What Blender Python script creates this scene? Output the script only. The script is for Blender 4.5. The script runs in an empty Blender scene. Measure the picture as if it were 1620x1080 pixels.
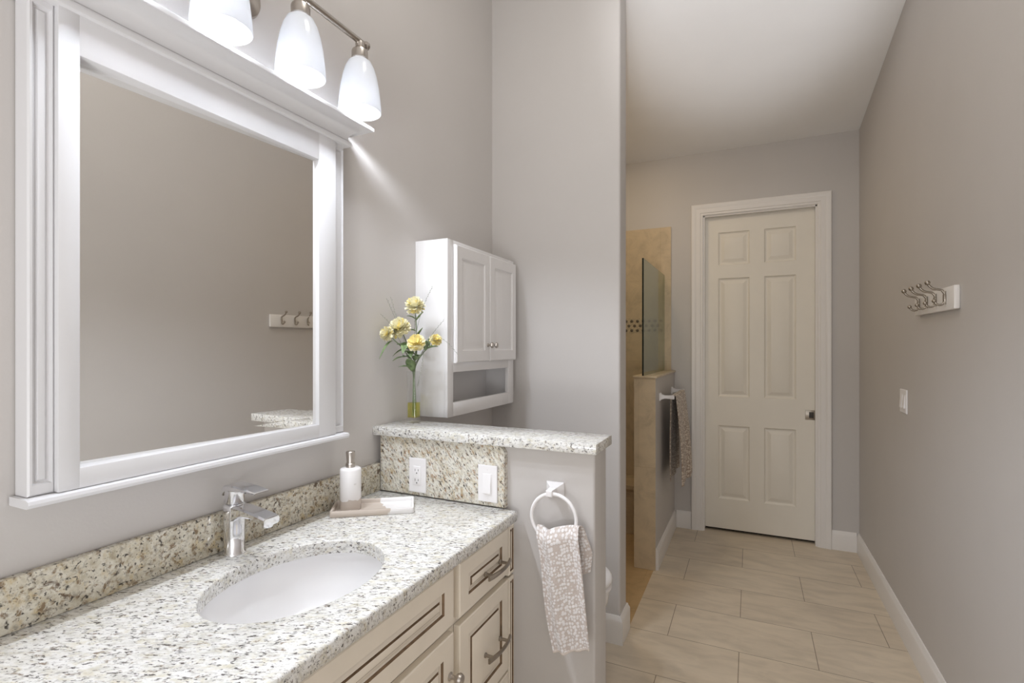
import bpy, bmesh, math, random
from mathutils import Vector, Matrix

C = bpy.context.scene.collection
SC = bpy.context.scene
PI = math.pi
random.seed(7)

# ------------------------------------------------------------------ camera, world, lights, exposure
cam_d = bpy.data.cameras.new('camera')
cam = bpy.data.objects.new('camera', cam_d)
C.objects.link(cam)
cam.location = (0, 0, 1.44)
cam.rotation_euler = (PI / 2, 0, math.radians(25.0))
cam_d.sensor_fit = 'HORIZONTAL'
cam_d.sensor_width = 36.0
cam_d.lens = 809.0 / 1620.0 * 36.0
cam_d.shift_y = 8.0 / 1620.0
cam_d.clip_start = 0.02
SC.camera = cam

SC.view_settings.view_transform = 'Standard'
SC.view_settings.look = 'None'
SC.view_settings.exposure = 0.72
SC.view_settings.gamma = 1.0
SC.view_settings.use_curve_mapping = False

w = bpy.data.worlds.new('world')
SC.world = w
w.use_nodes = True
w.node_tree.nodes['Background'].inputs['Color'].default_value = (1.0, 0.93, 0.84, 1)
w.node_tree.nodes['Background'].inputs['Strength'].default_value = 0.28

BULB = 0.95
BULB_W = 19.0


def lamp(name, kind, loc, energy, color=(1, 1, 1), size=0.2, rot=(0, 0, 0), size_y=None):
    d = bpy.data.lights.new(name, kind)
    d.energy = energy
    d.color = color
    if kind == 'AREA':
        d.size = size
        if size_y:
            d.shape = 'RECTANGLE'
            d.size_y = size_y
    else:
        d.shadow_soft_size = size
    o = bpy.data.objects.new(name, d)
    C.objects.link(o)
    o.location = loc
    o.rotation_euler = rot
    return o


# unseen cool fill panel added behind the camera to lift the room
lamp('rear_fill', 'AREA', (-0.2, -0.9, 1.25), 6.0, (0.92, 0.955, 1.0), 1.7, (PI / 2, 0, 0), 2.2)
# added upward fill, comes back softly off the high ceiling
lamp('upward_fill', 'AREA', (-0.1, -1.1, 0.9), 20.0, (0.98, 0.98, 1.0), 0.8, (PI - math.radians(12), 0, 0))
fl = lamp('ceiling_fill', 'SPOT', (0.15, -0.7, 0.9), 215.0, (0.93, 0.95, 1.0), 0.12)  # added spot aimed up to brighten the far sloped ceiling
fl.rotation_euler = Vector((-0.20, 3.85, 2.56)).to_track_quat('-Z', 'Y').to_euler()
fl.data.spot_size = math.radians(22)
fl.data.spot_blend = 0.8
# recessed can in the shower ceiling
lamp('shower_can_light', 'AREA', (-0.92, 3.3, 3.05), 3.5, (1.0, 0.78, 0.5), 0.16, (0, 0, 0))
# unseen overhead fill added above the vanity zone
lamp('overhead_fill', 'AREA', (-0.3, 1.2, 3.66), 7.0, (1.0, 0.97, 0.92), 0.5, (0, 0, 0))


# ------------------------------------------------------------------ materials
def nt(name):
    m = bpy.data.materials.new(name)
    m.use_nodes = True
    t = m.node_tree
    return m, t, t.nodes['Principled BSDF']


def ramp(t, fac, stops):
    r = t.nodes.new('ShaderNodeValToRGB')
    e = r.color_ramp.elements
    while len(e) < len(stops):
        e.new(0.5)
    for i, (p, c) in enumerate(stops):
        e[i].position = p
        e[i].color = (c[0], c[1], c[2], 1) if not isinstance(c, (int, float)) else (c, c, c, 1)
    t.links.new(fac, r.inputs['Fac'])
    return r.outputs['Color']


def noise(t, vec, scale, detail=2.0, rough=0.5, dist=0.0):
    n = t.nodes.new('ShaderNodeTexNoise')
    n.inputs['Scale'].default_value = scale
    n.inputs['Detail'].default_value = detail
    n.inputs['Roughness'].default_value = rough
    n.inputs['Distortion'].default_value = dist
    if vec is not None:
        t.links.new(vec, n.inputs['Vector'])
    return n.outputs['Fac']


def mix(t, fac, a, b, mode='MIX'):
    n = t.nodes.new('ShaderNodeMix')
    n.data_type = 'RGBA'
    n.blend_type = mode
    for sock, v in ((n.inputs[0], fac), (n.inputs[6], a), (n.inputs[7], b)):
        if isinstance(v, bpy.types.NodeSocket):
            t.links.new(v, sock)
        elif isinstance(v, (int, float)):
            sock.default_value = v
        else:
            sock.default_value = (v[0], v[1], v[2], 1)
    return n.outputs[2]


def coords(t, scale=(1, 1, 1), rot=(0, 0, 0), loc=(0, 0, 0)):
    # geometry position: true world-space place on the surface
    g = t.nodes.new('ShaderNodeNewGeometry')
    mp = t.nodes.new('ShaderNodeMapping')
    mp.inputs['Scale'].default_value = scale
    mp.inputs['Rotation'].default_value = rot
    mp.inputs['Location'].default_value = loc
    t.links.new(g.outputs['Position'], mp.inputs['Vector'])
    return mp.outputs['Vector']


def bump(t, b, h, strength=0.1, dist=0.002):
    n = t.nodes.new('ShaderNodeBump')
    n.inputs['Strength'].default_value = strength
    n.inputs['Distance'].default_value = dist
    t.links.new(h, n.inputs['Height'])
    t.links.new(n.outputs['Normal'], b.inputs['Normal'])


def plain(name, col, rough=0.5, metal=0.0, var=0.03, scale=30.0, bmp=0.0, bscale=200.0, coat=0.0):
    m, t, b = nt(name)
    v = coords(t)
    f = noise(t, v, scale, 3.0)
    lo = [c * (1 - var) for c in col]
    hi = [min(1.0, c * (1 + var)) for c in col]
    t.links.new(ramp(t, f, [(0.3, lo), (0.7, hi)]), b.inputs['Base Color'])
    b.inputs['Roughness'].default_value = rough
    b.inputs['Metallic'].default_value = metal
    b.inputs['Coat Weight'].default_value = coat
    if bmp:
        bump(t, b, noise(t, v, bscale, 2.0), bmp, 0.001)
    return m


PAINT = (0.585, 0.557, 0.535)
M = {}
M['paint'] = plain('greige_wall_paint', PAINT, 0.55, var=0.012, scale=3.0, bmp=0.18, bscale=160.0)
M['ceil'] = plain('white_ceiling_paint', (0.90, 0.89, 0.88), 0.8, var=0.01, scale=4.0, bmp=0.1, bscale=150.0)
M['trim'] = plain('white_trim_paint', (0.82, 0.79, 0.76), 0.35, var=0.01, scale=6.0)
M['door'] = plain('cream_door_paint', (0.82, 0.775, 0.69), 0.4, var=0.015, scale=5.0)
M['white'] = plain('white_mirror_lacquer', (0.70, 0.695, 0.705), 0.3, var=0.008, scale=6.0)
M['cab'] = plain('white_cabinet_lacquer', (0.77, 0.755, 0.75), 0.33, var=0.01, scale=6.0)
M['cream'] = plain('cream_glazed_paint', (0.84, 0.765, 0.65), 0.38, var=0.03, scale=9.0)
M['glaze'] = plain('brown_glaze_line', (0.20, 0.13, 0.075), 0.5, var=0.3, scale=40.0)
M['ceramic'] = plain('white_glazed_ceramic', (0.88, 0.87, 0.87), 0.08, var=0.004, scale=5.0, coat=0.4)
M['plastic'] = plain('white_plastic', (0.86, 0.84, 0.84), 0.3, var=0.005, scale=20.0)
M['slot'] = plain('dark_slot', (0.05, 0.045, 0.04), 0.6)
M['chrome'] = plain('polished_chrome', (0.80, 0.80, 0.82), 0.07, 1.0, var=0.02, scale=12.0)
M['nickel'] = plain('brushed_nickel', (0.50, 0.46, 0.42), 0.3, 1.0, var=0.06, scale=60.0)
M['dnickel'] = plain('dark_nickel', (0.36, 0.32, 0.27), 0.3, 1.0, var=0.06, scale=60.0)
M['black'] = plain('dark_gap', (0.02, 0.018, 0.016), 0.8)


def granite(name, warm, stretch, rot):
    m, t, b = nt(name)

    def co(seed, k=1.0):
        g = t.nodes.new('ShaderNodeNewGeometry')
        mp = t.nodes.new('ShaderNodeMapping')
        mp.vector_type = 'TEXTURE'
        mp.inputs['Location'].default_value = (seed * 1.37, seed * 0.71, seed * 0.53)
        mp.inputs['Rotation'].default_value = rot
        mp.inputs['Scale'].default_value = [1 + (q - 1) * k for q in stretch]
        t.links.new(g.outputs['Position'], mp.inputs['Vector'])
        return mp.outputs['Vector']
    w2 = warm > .95
    w3 = 0.8 < warm < .95
    if w2:
        st = [(0.30, (0.40, 0.345, 0.25)), (0.43, (0.56, 0.515, 0.41)), (0.55, (0.66, 0.625, 0.53)), (0.74, (0.72, 0.70, 0.63))]
    elif w3:
        st = [(0.30, (0.48, 0.43, 0.33)), (0.42, (0.66, 0.625, 0.53)), (0.53, (0.76, 0.735, 0.66)), (0.74, (0.80, 0.785, 0.73))]
    else:
        st = [(0.28, (0.56, 0.545, 0.50)), (0.40, (0.66, 0.645, 0.60)), (0.53, (0.77, 0.76, 0.73)), (0.74, (0.81, 0.80, 0.78))]
    k = 1.0 if warm > .8 else 1.35
    c = ramp(t, noise(t, co(1), 46 * k, 5.0, 0.66, 0.4), st)
    gold = ramp(t, noise(t, co(2, .6), 34 * k, 4.0, 0.65, 0.5), [(0.52, 0.0), (0.68, 0.75 if warm > .8 else 0.6)])
    c = mix(t, gold, c, (0.55, 0.43, 0.23) if warm > .8 else (0.60, 0.54, 0.37))
    grey = ramp(t, noise(t, co(3), 95 * k, 4.0, 0.62, 0.3), [(0.52 if warm > .8 else .545, 0.0), (0.67, 0.85)])
    c = mix(t, grey, c, (0.33, 0.30, 0.25) if warm > .8 else (0.38, 0.365, 0.345))
    brown = ramp(t, noise(t, co(4), 66 * k, 4.0, 0.65, 0.4), [(0.535 if w2 else 0.545 if w3 else 0.585, 0.0), (0.65 if warm > .8 else .69, 0.88)])
    c = mix(t, brown, c, (0.20, 0.125, 0.06) if w2 else (0.33, 0.19, 0.085) if w3 else (0.22, 0.16, 0.11))
    dark = ramp(t, noise(t, co(5), 120 * k, 3.0, 0.58, 0.3), [(0.575 if warm > .8 else 0.57, 0.0), (0.655, 0.95)])
    c = mix(t, dark, c, (0.05, 0.042, 0.036) if warm > .8 else (0.075, 0.065, 0.06))
    blot = ramp(t, noise(t, co(6, .5), (27 if w2 else 34) * k, 4.0, 0.66, 0.5), [(0.605 if w2 else 0.66, 0.0), (0.68 if w2 else .75, 0.9)])
    c = mix(t, blot, c, (0.10, 0.06, 0.035))
    t.links.new(c, b.inputs['Base Color'])
    b.inputs['Roughness'].default_value = 0.16
    b.inputs['Coat Weight'].default_value = 0.15
    b.inputs['Coat Roughness'].default_value = 0.06
    return m


M['granite'] = granite('cream_speckled_granite', 0.7, (1.9, 0.85, 1.0), (0, 0, math.radians(25)))
M['granite2'] = granite('low_glare_cream_brown_granite', 1.0, (1.0, 1.0, 1.0), (0, 0, 0))  # same stone as the counter, lower glare and lighting put into browner colour
M['granite3'] = granite('low_glare_cream_rust_granite', 0.92, (0.7, 1.0, 1.4), (0, math.radians(-35), 0))  # rust-specked copy of that stone, duller splash lighting put into its tones


def tile_floor():
    m, t, b = nt('beige_plank_tile')
    v = coords(t, loc=(0.375, -2.299, 0))
    br = t.nodes.new('ShaderNodeTexBrick')
    br.offset = 0.5
    br.offset_frequency = 2
    br.squash = 1.0
    br.inputs['Scale'].default_value = 1.0
    br.inputs['Brick Width'].default_value = 0.652
    br.inputs['Row Height'].default_value = 0.3395
    br.inputs['Mortar Size'].default_value = 0.0016
    br.inputs['Mortar Smooth'].default_value = 0.1
    br.inputs['Bias'].default_value = 0.0
    br.inputs['Color1'].default_value = (0.68, 0.585, 0.46, 1)
    br.inputs['Color2'].default_value = (0.64, 0.545, 0.425, 1)
    br.inputs['Mortar'].default_value = (0.22, 0.17, 0.12, 1)
    t.links.new(v, br.inputs['Vector'])
    vs = coords(t, (0.7, 2.2, 1.0))
    f = ramp(t, noise(t, vs, 6, 5.0, 0.6, 0.6), [(0.3, 0.80), (0.55, 1.0), (0.75, 1.10)])
    c = mix(t, 0.85, br.outputs['Color'], f, 'MULTIPLY')
    t.links.new(c, b.inputs['Base Color'])
    b.inputs['Roughness'].default_value = 0.38
    inv = t.nodes.new('ShaderNodeMath')
    inv.operation = 'SUBTRACT'
    inv.inputs[0].default_value = 1.0
    t.links.new(br.outputs['Fac'], inv.inputs[1])
    bump(t, b, inv.outputs[0], 0.4, 0.002)
    return m


def stone_tile(name, c1, c2, w, h, axes):
    m, t, b = nt(name)
    g = t.nodes.new('ShaderNodeNewGeometry')
    s = t.nodes.new('ShaderNodeSeparateXYZ')
    cb = t.nodes.new('ShaderNodeCombineXYZ')
    t.links.new(g.outputs['Position'], s.inputs[0])
    t.links.new(s.outputs[axes[0]], cb.inputs[0])
    t.links.new(s.outputs[axes[1]], cb.inputs[1])
    br = t.nodes.new('ShaderNodeTexBrick')
    br.offset = 0.5
    br.inputs['Scale'].default_value = 1.0
    br.inputs['Brick Width'].default_value = w
    br.inputs['Row Height'].default_value = h
    br.inputs['Mortar Size'].default_value = 0.0012
    br.inputs['Color1'].default_value = (*c1, 1)
    br.inputs['Color2'].default_value = (*c2, 1)
    br.inputs['Mortar'].default_value = (c1[0] * 0.8, c1[1] * 0.78, c1[2] * 0.72, 1)
    t.links.new(cb.outputs[0], br.inputs['Vector'])
    f = ramp(t, noise(t, coords(t), 9, 6.0, 0.62, 0.8), [(0.3, 0.78), (0.5, 0.98), (0.72, 1.10)])
    c = mix(t, 0.9, br.outputs['Color'], f, 'MULTIPLY')
    t.links.new(c, b.inputs['Base Color'])
    b.inputs['Roughness'].default_value = 0.3
    return m


M['floor'] = tile_floor()
M['tile_xz'] = stone_tile('tan_travertine_tile_far', (0.62, 0.50, 0.34), (0.58, 0.465, 0.315), 0.66, 0.66, (0, 2))
M['tile_yz'] = stone_tile('tan_travertine_tile_side', (0.62, 0.50, 0.34), (0.58, 0.465, 0.315), 0.66, 0.66, (1, 2))
M['tile_warm_lit'] = stone_tile('golden_warm_lit_travertine', (0.55, 0.38, 0.20), (0.50, 0.345, 0.18), 0.40, 0.40, (0, 1))  # gold tone carries the shower's warm light, put into the tile colour
M['dot'] = plain('grey_pebble_dot', (0.15, 0.12, 0.085), 0.3, var=0.4, scale=120.0)
M['mosaic'] = plain('cream_mosaic_band', (0.55, 0.45, 0.31), 0.35, var=0.25, scale=140.0)


def towel_mat(name, dots, gaps, scale):
    m, t, b = nt(name)
    tc = t.nodes.new('ShaderNodeTexCoord')
    v = t.nodes.new('ShaderNodeTexVoronoi')
    v.feature = 'F1'
    v.inputs['Scale'].default_value = scale
    v.inputs['Randomness'].default_value = 0.55
    t.links.new(tc.outputs['UV'], v.inputs['Vector'])
    f = ramp(t, v.outputs['Distance'], [(0.40, 1.0), (0.56, 0.0)])
    c = mix(t, f, gaps, dots)
    fuzz = noise(t, tc.outputs['UV'], scale * 9, 2.0)
    c = mix(t, 0.25, c, ramp(t, fuzz, [(0.3, 0.6), (0.7, 1.1)]), 'MULTIPLY')
    t.links.new(c, b.inputs['Base Color'])
    b.inputs['Roughness'].default_value = 0.95
    b.inputs['Sheen Weight'].default_value = 0.3
    h = mix(t, 0.5, f, fuzz)
    bump(t, b, h, 0.6, 0.003)
    return m


M['towel'] = towel_mat('beige_spotted_terry', (0.84, 0.81, 0.80), (0.60, 0.525, 0.48), 100.0)
M['towel2'] = towel_mat('brown_spotted_terry', (0.68, 0.59, 0.50), (0.34, 0.25, 0.18), 95.0)
M['towel_hem'] = plain('beige_woven_hem', (0.70, 0.63, 0.58), 0.9, var=0.08, scale=250.0)

# mirror
m, t, b = nt('silvered_mirror')
b.inputs['Base Color'].default_value = (0.90, 0.895, 0.875, 1)
b.inputs['Metallic'].default_value = 1.0
b.inputs['Roughness'].default_value = 0.015
M['mirror'] = m

# bulb
m, t, b = nt('lit_frosted_bulb')
b.inputs['Base Color'].default_value = (0.9, 0.9, 0.9, 1)
b.inputs['Emission Color'].default_value = (0.96, 0.97, 1.0, 1)
b.inputs['Emission Strength'].default_value = BULB
M['bulb'] = m

# opal shade: light passes through it diffusely
m, t, b = nt('opal_glass_shade')
b.inputs['Base Color'].default_value = (0.82, 0.83, 0.85, 1)
b.inputs['Roughness'].default_value = 0.12
tr = t.nodes.new('ShaderNodeBsdfTranslucent')
tr.inputs['Color'].default_value = (0.93, 0.945, 0.965, 1)
mx = t.nodes.new('ShaderNodeMixShader')
mx.inputs[0].default_value = 0.45
t.links.new(b.outputs[0], mx.inputs[1])
t.links.new(tr.outputs[0], mx.inputs[2])
t.links.new(mx.outputs[0], t.nodes['Material Output'].inputs['Surface'])
M['shade'] = m


def clear_glass(name, tint, gloss=0.12):
    m, t, b = nt(name)
    lw = t.nodes.new('ShaderNodeLayerWeight')
    pw = t.nodes.new('ShaderNodeMath')
    pw.operation = 'POWER'
    pw.inputs[1].default_value = 5.0
    t.links.new(lw.outputs['Facing'], pw.inputs[0])
    fr = t.nodes.new('ShaderNodeMath')
    fr.operation = 'MULTIPLY_ADD'
    fr.inputs[1].default_value = 0.9
    fr.inputs[2].default_value = 0.04
    t.links.new(pw.outputs[0], fr.inputs[0])
    tp = t.nodes.new('ShaderNodeBsdfTransparent')
    tp.inputs['Color'].default_value = (*tint, 1)
    gl = t.nodes.new('ShaderNodeBsdfGlossy')
    gl.inputs['Roughness'].default_value = 0.02
    mx = t.nodes.new('ShaderNodeMixShader')
    t.links.new(fr.outputs[0], mx.inputs[0])
    t.links.new(tp.outputs[0], mx.inputs[1])
    t.links.new(gl.outputs[0], mx.inputs[2])
    t.links.new(mx.outputs[0], t.nodes['Material Output'].inputs['Surface'])
    return m


M['glass'] = clear_glass('green_tinted_pane', (0.80, 0.86, 0.78))
M['vase'] = clear_glass('clear_vase_glass', (0.985, 0.988, 0.985))
M['water'] = clear_glass('yellow_vase_water', (1.0, 0.97, 0.45))
M['edge'] = plain('dark_green_glass_edge', (0.012, 0.02, 0.018), 0.1)


def marble():
    m, t, b = nt('white_and_beige_dipped_stone')
    g = t.nodes.new('ShaderNodeNewGeometry')
    s = t.nodes.new('ShaderNodeSeparateXYZ')
    t.links.new(g.outputs['Position'], s.inputs[0])
    n = noise(t, coords(t), 45, 3.0)
    return m, t, b, s, n


m, t, b, s, n = marble()                         # bottle: beige dip up to a wavy line
ma = t.nodes.new('ShaderNodeMath'); ma.operation = 'MULTIPLY_ADD'
ma.inputs[1].default_value = 0.030; t.links.new(n, ma.inputs[0]); t.links.new(s.outputs[2], ma.inputs[2])
mr = t.nodes.new('ShaderNodeMapRange')
mr.inputs['From Min'].default_value = 0.961; mr.inputs['From Max'].default_value = 0.9625
t.links.new(ma.outputs[0], mr.inputs['Value'])
t.links.new(mix(t, mr.outputs[0], (0.60, 0.535, 0.48), (0.85, 0.83, 0.83)), b.inputs['Base Color'])
b.inputs['Roughness'].default_value = 0.25
M['bottle'] = m
m, t, b, s, n = marble()                         # tray: one end beige, other end white
ma = t.nodes.new('ShaderNodeMath'); ma.operation = 'MULTIPLY_ADD'
ma.inputs[1].default_value = 0.05; t.links.new(n, ma.inputs[0])
mb = t.nodes.new('ShaderNodeMath'); mb.operation = 'MULTIPLY_ADD'
mb.inputs[1].default_value = 0.8; t.links.new(s.outputs[0], mb.inputs[0]); t.links.new(s.outputs[1], mb.inputs[2])
t.links.new(mb.outputs[0], ma.inputs[2])
mr = t.nodes.new('ShaderNodeMapRange')
mr.inputs['From Min'].default_value = 0.498; mr.inputs['From Max'].default_value = 0.503
t.links.new(ma.outputs[0], mr.inputs['Value'])
t.links.new(mix(t, mr.outputs[0], (0.60, 0.52, 0.45), (0.86, 0.84, 0.83)), b.inputs['Base Color'])
b.inputs['Roughness'].default_value = 0.25
M['tray'] = m

M['petal'] = plain('pale_yellow_petal', (0.94, 0.89, 0.64), 0.6, var=0.05, scale=90.0)
M['petal2'] = plain('golden_yellow_petal', (0.92, 0.76, 0.30), 0.6, var=0.14, scale=90.0)
M['leaf'] = plain('green_leaf', (0.16, 0.23, 0.10), 0.5, var=0.35, scale=60.0)
M['stem'] = plain('grey_green_stem', (0.20, 0.25, 0.15), 0.6, var=0.25, scale=80.0)
M['grass'] = plain('dry_grey_grass', (0.26, 0.27, 0.22), 0.7, var=0.3, scale=80.0)


# ------------------------------------------------------------------ mesh helpers
class MB:
    def __init__(self):
        self.bm = bmesh.new()
        self.uv = None

    def face(self, vs, mi=0):
        try:
            f = self.bm.faces.new(vs)
            f.material_index = mi
            return f
        except ValueError:
            return None

    def box(self, x0, x1, y0, y1, z0, z1, bev=0.0, seg=2, mi=0):
        x0, x1 = min(x0, x1), max(x0, x1)
        y0, y1 = min(y0, y1), max(y0, y1)
        z0, z1 = min(z0, z1), max(z0, z1)
        tmp = bmesh.new()
        r = bmesh.ops.create_cube(tmp, size=1.0)
        for v in tmp.verts:
            v.co = Vector(((v.co.x + .5) * (x1 - x0) + x0, (v.co.y + .5) * (y1 - y0) + y0, (v.co.z + .5) * (z1 - z0) + z0))
        if bev:
            bmesh.ops.bevel(tmp, geom=tmp.edges[:], offset=bev, segments=seg, profile=0.5, affect='EDGES')
        self.merge(tmp, mi)
        return self

    def merge(self, tmp, mi=None, mat=None):
        vm = {}
        for v in tmp.verts:
            vm[v] = self.bm.verts.new(mat @ v.co if mat else v.co)
        for f in tmp.faces:
            nf = self.face([vm[v] for v in f.verts], f.material_index if mi is None else mi)
        tmp.free()

    def loops(self, rings, cap0=True, cap1=True, mi=0, close=True, mis=None):
        """skin between equal-length point rings"""
        vr = [[self.bm.verts.new(p) for p in ring] for ring in rings]
        n = len(vr[0])
        for i in range(len(vr) - 1):
            k = mis[i] if mis else mi
            for j in range(n if close else n - 1):
                a, b_ = vr[i][j], vr[i][(j + 1) % n]
                c, d = vr[i + 1][(j + 1) % n], vr[i + 1][j]
                self.face([a, b_, c, d], k)
        if cap0:
            self.face(list(reversed(vr[0])), mi)
        if cap1:
            self.face(vr[-1], mi)
        return self

    def lathe(self, prof, center, axis='Z', n=32, cap0=True, cap1=True, mi=0):
        cx, cy, cz = center
        rings = []
        for r, h in prof:
            ring = []
            for i in range(n):
                a = 2 * PI * i / n
                u, v = r * math.cos(a), r * math.sin(a)
                if axis == 'Z':
                    ring.append((cx + u, cy + v, cz + h))
                elif axis == 'X':
                    ring.append((cx + h, cy + u, cz + v))
                else:
                    ring.append((cx + v, cy + h, cz + u))
            rings.append(ring)
        return self.loops(rings, cap0, cap1, mi)

    def tube(self, pts, rad, n=12, caps=True, mi=0, flat=None):
        """swept tube along pts; rad a number or one per point"""
        pts = [Vector(p) for p in pts]
        rads = rad if isinstance(rad, (list, tuple)) else [rad] * len(pts)
        up = Vector((0, 0, 1))
        rings = []
        prev = None
        for i, p in enumerate(pts):
            d = (pts[min(i + 1, len(pts) - 1)] - pts[max(i - 1, 0)]).normalized()
            if prev is None:
                a = d.cross(up)
                if a.length < 1e-3:
                    a = d.cross(Vector((1, 0, 0)))
            else:
                a = prev - d * prev.dot(d)
            a.normalize()
            prev = a
            b_ = d.cross(a)
            rings.append([p + (a * math.cos(2 * PI * k / n) + b_ * math.sin(2 * PI * k / n)) * rads[i] for k in range(n)])
        return self.loops(rings, caps, caps, mi)

    def torus(self, c, R, r, axis='Y', n=48, k=12):
        c = Vector(c)
        rings = []
        for i in range(n):
            a = 2 * PI * i / n
            d = Vector((math.cos(a), 0, math.sin(a)))
            rings.append([c + d * (R + r * math.cos(2 * PI * j / k)) + Vector((0, 1, 0)) * r * math.sin(2 * PI * j / k) for j in range(k)])
        rings.append(rings[0])
        return self.loops(rings, False, False)

    def prism(self, prof, p0, p1, mapf):
        """extrude a closed 2-D profile from p0 to p1 along the third axis"""
        r0 = [mapf(a, b_, p0) for a, b_ in prof]
        r1 = [mapf(a, b_, p1) for a, b_ in prof]
        return self.loops([r0, r1])

    def grid(self, rows, uvs=None, mi=0):
        vr = [[self.bm.verts.new(p) for p in row] for row in rows]
        lay = self.bm.loops.layers.uv.verify() if uvs else None
        for i in range(len(vr) - 1):
            for j in range(len(vr[0]) - 1):
                idx = [(i, j), (i, j + 1), (i + 1, j + 1), (i + 1, j)]
                f = self.face([vr[a][b_] for a, b_ in idx], mi)
                if lay and f:
                    for lp, (a, b_) in zip(f.loops, idx):
                        lp[lay].uv = uvs[a][b_]
        return self

    def board(self, u0, u1, v0, v1, th, panels, profile, mapf, edge=((0.0, -0.003), (0.003, 0.0))):
        """slab with moulded panels. mapf(u, v, d): d = 0 at the face, negative into the slab. profile: (inset, depth, material index of the band ending here)"""
        bm = self.bm
        us = sorted({u0, u1} | {p[0] for p in panels} | {p[1] for p in panels})
        vs = sorted({v0, v1} | {p[2] for p in panels} | {p[3] for p in panels})
        e = edge[1][0]

        def ring(a, b_, c, d_, dep):
            return [bm.verts.new(mapf(*q, dep)) for q in ((a, c), (b_, c), (b_, d_), (a, d_))]
        us2 = [u0 + e] + us[1:-1] + [u1 - e]
        vs2 = [v0 + e] + vs[1:-1] + [v1 - e]
        vert = {}

        def V(i, j):
            if (i, j) not in vert:
                vert[(i, j)] = bm.verts.new(mapf(us2[i], vs2[j], 0.0))
            return vert[(i, j)]
        ins = lambda a, b_, c, d_: any(p[0] - 1e-6 <= a and b_ <= p[1] + 1e-6 and p[2] - 1e-6 <= c and d_ <= p[3] + 1e-6 for p in panels)
        for i in range(len(us2) - 1):
            for j in range(len(vs2) - 1):
                if not ins(us2[i], us2[i + 1], vs2[j], vs2[j + 1]):
                    self.face([V(i, j), V(i + 1, j), V(i + 1, j + 1), V(i, j + 1)])
        for p in panels:
            prev = None
            for (inset, dep, mi) in profile:
                rg = ring(p[0] + inset, p[1] - inset, p[2] + inset, p[3] - inset, dep)
                if prev:
                    for k in range(4):
                        self.face([prev[k], prev[(k + 1) % 4], rg[(k + 1) % 4], rg[k]], mi)
                prev = rg
            self.face(prev)
        r0 = ring(u0 + e, u1 - e, v0 + e, v1 - e, 0.0)
        r1 = ring(u0, u1, v0, v1, edge[0][1])
        r2 = ring(u0, u1, v0, v1, -th)
        for a, b_ in ((r0, r1), (r1, r2)):
            for k in range(4):
                self.face([a[k], a[(k + 1) % 4], b_[(k + 1) % 4], b_[k]])
        self.face(list(reversed(r2)))
        return self

    def build(self, name, mats, parent=None, smooth=True, angle=34, label=None):
        bm = self.bm
        bmesh.ops.remove_doubles(bm, verts=bm.verts[:], dist=1e-5)
        bmesh.ops.recalc_face_normals(bm, faces=bm.faces[:])
        xs = [v.co for v in bm.verts]
        if parent is None:
            lo = Vector([min(v[i] for v in xs) for i in range(3)])
            hi = Vector([max(v[i] for v in xs) for i in range(3)])
            org = Vector(((lo.x + hi.x) / 2, (lo.y + hi.y) / 2, lo.z))
        else:
            org = Vector((0, 0, 0))
            p = parent
            while p is not None:
                org += p.location
                p = p.parent
        for v in bm.verts:
            v.co -= org
        if smooth:
            lim = math.radians(angle)
            for f in bm.faces:
                f.smooth = True
            for e in bm.edges:
                if len(e.link_faces) == 2 and e.calc_face_angle(0.0) > lim:
                    e.smooth = False
        me = bpy.data.meshes.new(name)
        bm.to_mesh(me)
        bm.free()
        for mm in (mats if isinstance(mats, (list, tuple)) else [mats]):
            me.materials.append(mm)
        o = bpy.data.objects.new(name, me)
        C.objects.link(o)
        if parent is None:
            o.location = org
        else:
            o.parent = parent
        if label:
            o['label'] = label
        return o


def tag(o, label, cat, group=None):
    o['label'] = label
    o['category'] = cat
    if group:
        o['group'] = group
    return o


def thing(name, loc, label, cat, group=None):
    o = bpy.data.objects.new(name, None)
    o.empty_display_size = 0.05
    C.objects.link(o)
    o.location = loc
    return tag(o, label, cat, group)


def struct(name, mb, mat, label=None, **k):
    o = mb.build(name, mat, **k)
    o['kind'] = 'structure'
    if label:
        o['label'] = label
    return o


def copy_thing(o, dloc, parent=None):
    c = o.copy()
    C.objects.link(c)
    if parent is None:
        c.location = o.location + Vector(dloc)
    else:
        c.parent = parent
    for ch in list(o.children):
        copy_thing(ch, None, c)
    return c


def lin(a, b_, n):
    return [a + (b_ - a) * i / (n - 1) for i in range(n)]


def bez(p, n=12):
    """Catmull-Rom through points"""
    P = [Vector(q) for q in p]
    P = [P[0] * 2 - P[1]] + P + [P[-1] * 2 - P[-2]]
    out = []
    for i in range(1, len(P) - 2):
        for k in range(n):
            s = k / n
            out.append(0.5 * ((2 * P[i]) + (P[i + 1] - P[i - 1]) * s + (2 * P[i - 1] - 5 * P[i] + 4 * P[i + 1] - P[i + 2]) * s * s + (3 * P[i] - P[i - 1] - 3 * P[i + 1] + P[i + 2]) * s ** 3))
    out.append(P[-2])
    return out


# ------------------------------------------------------------------ room shell
XL, XR = -1.27, 0.69
YF = 4.268          # far wall
YT0, YT1 = 2.468, 2.607   # tall partition
XT = -0.573
ZC = 3.7

struct('floor', MB().box(-0.565, XR + .1, -1.9, YF + .12, -0.1, 0).box(XL - .1, -0.565, -1.9, YT1, -0.1, 0), M['floor'], smooth=False)
struct('floor_shower', MB().box(XL - .1, -0.565, YT1, YF, -0.1, -0.001), M['tile_warm_lit'], smooth=False)
struct('wall_left', MB().box(XL - .1, XL, -1.9, YF + .1, 0, ZC + .1), M['paint'], smooth=False)
struct('wall_right', MB().box(XR, XR + .1, -1.9, YF + .12, 0, ZC + .1), M['paint'], smooth=False)
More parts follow.
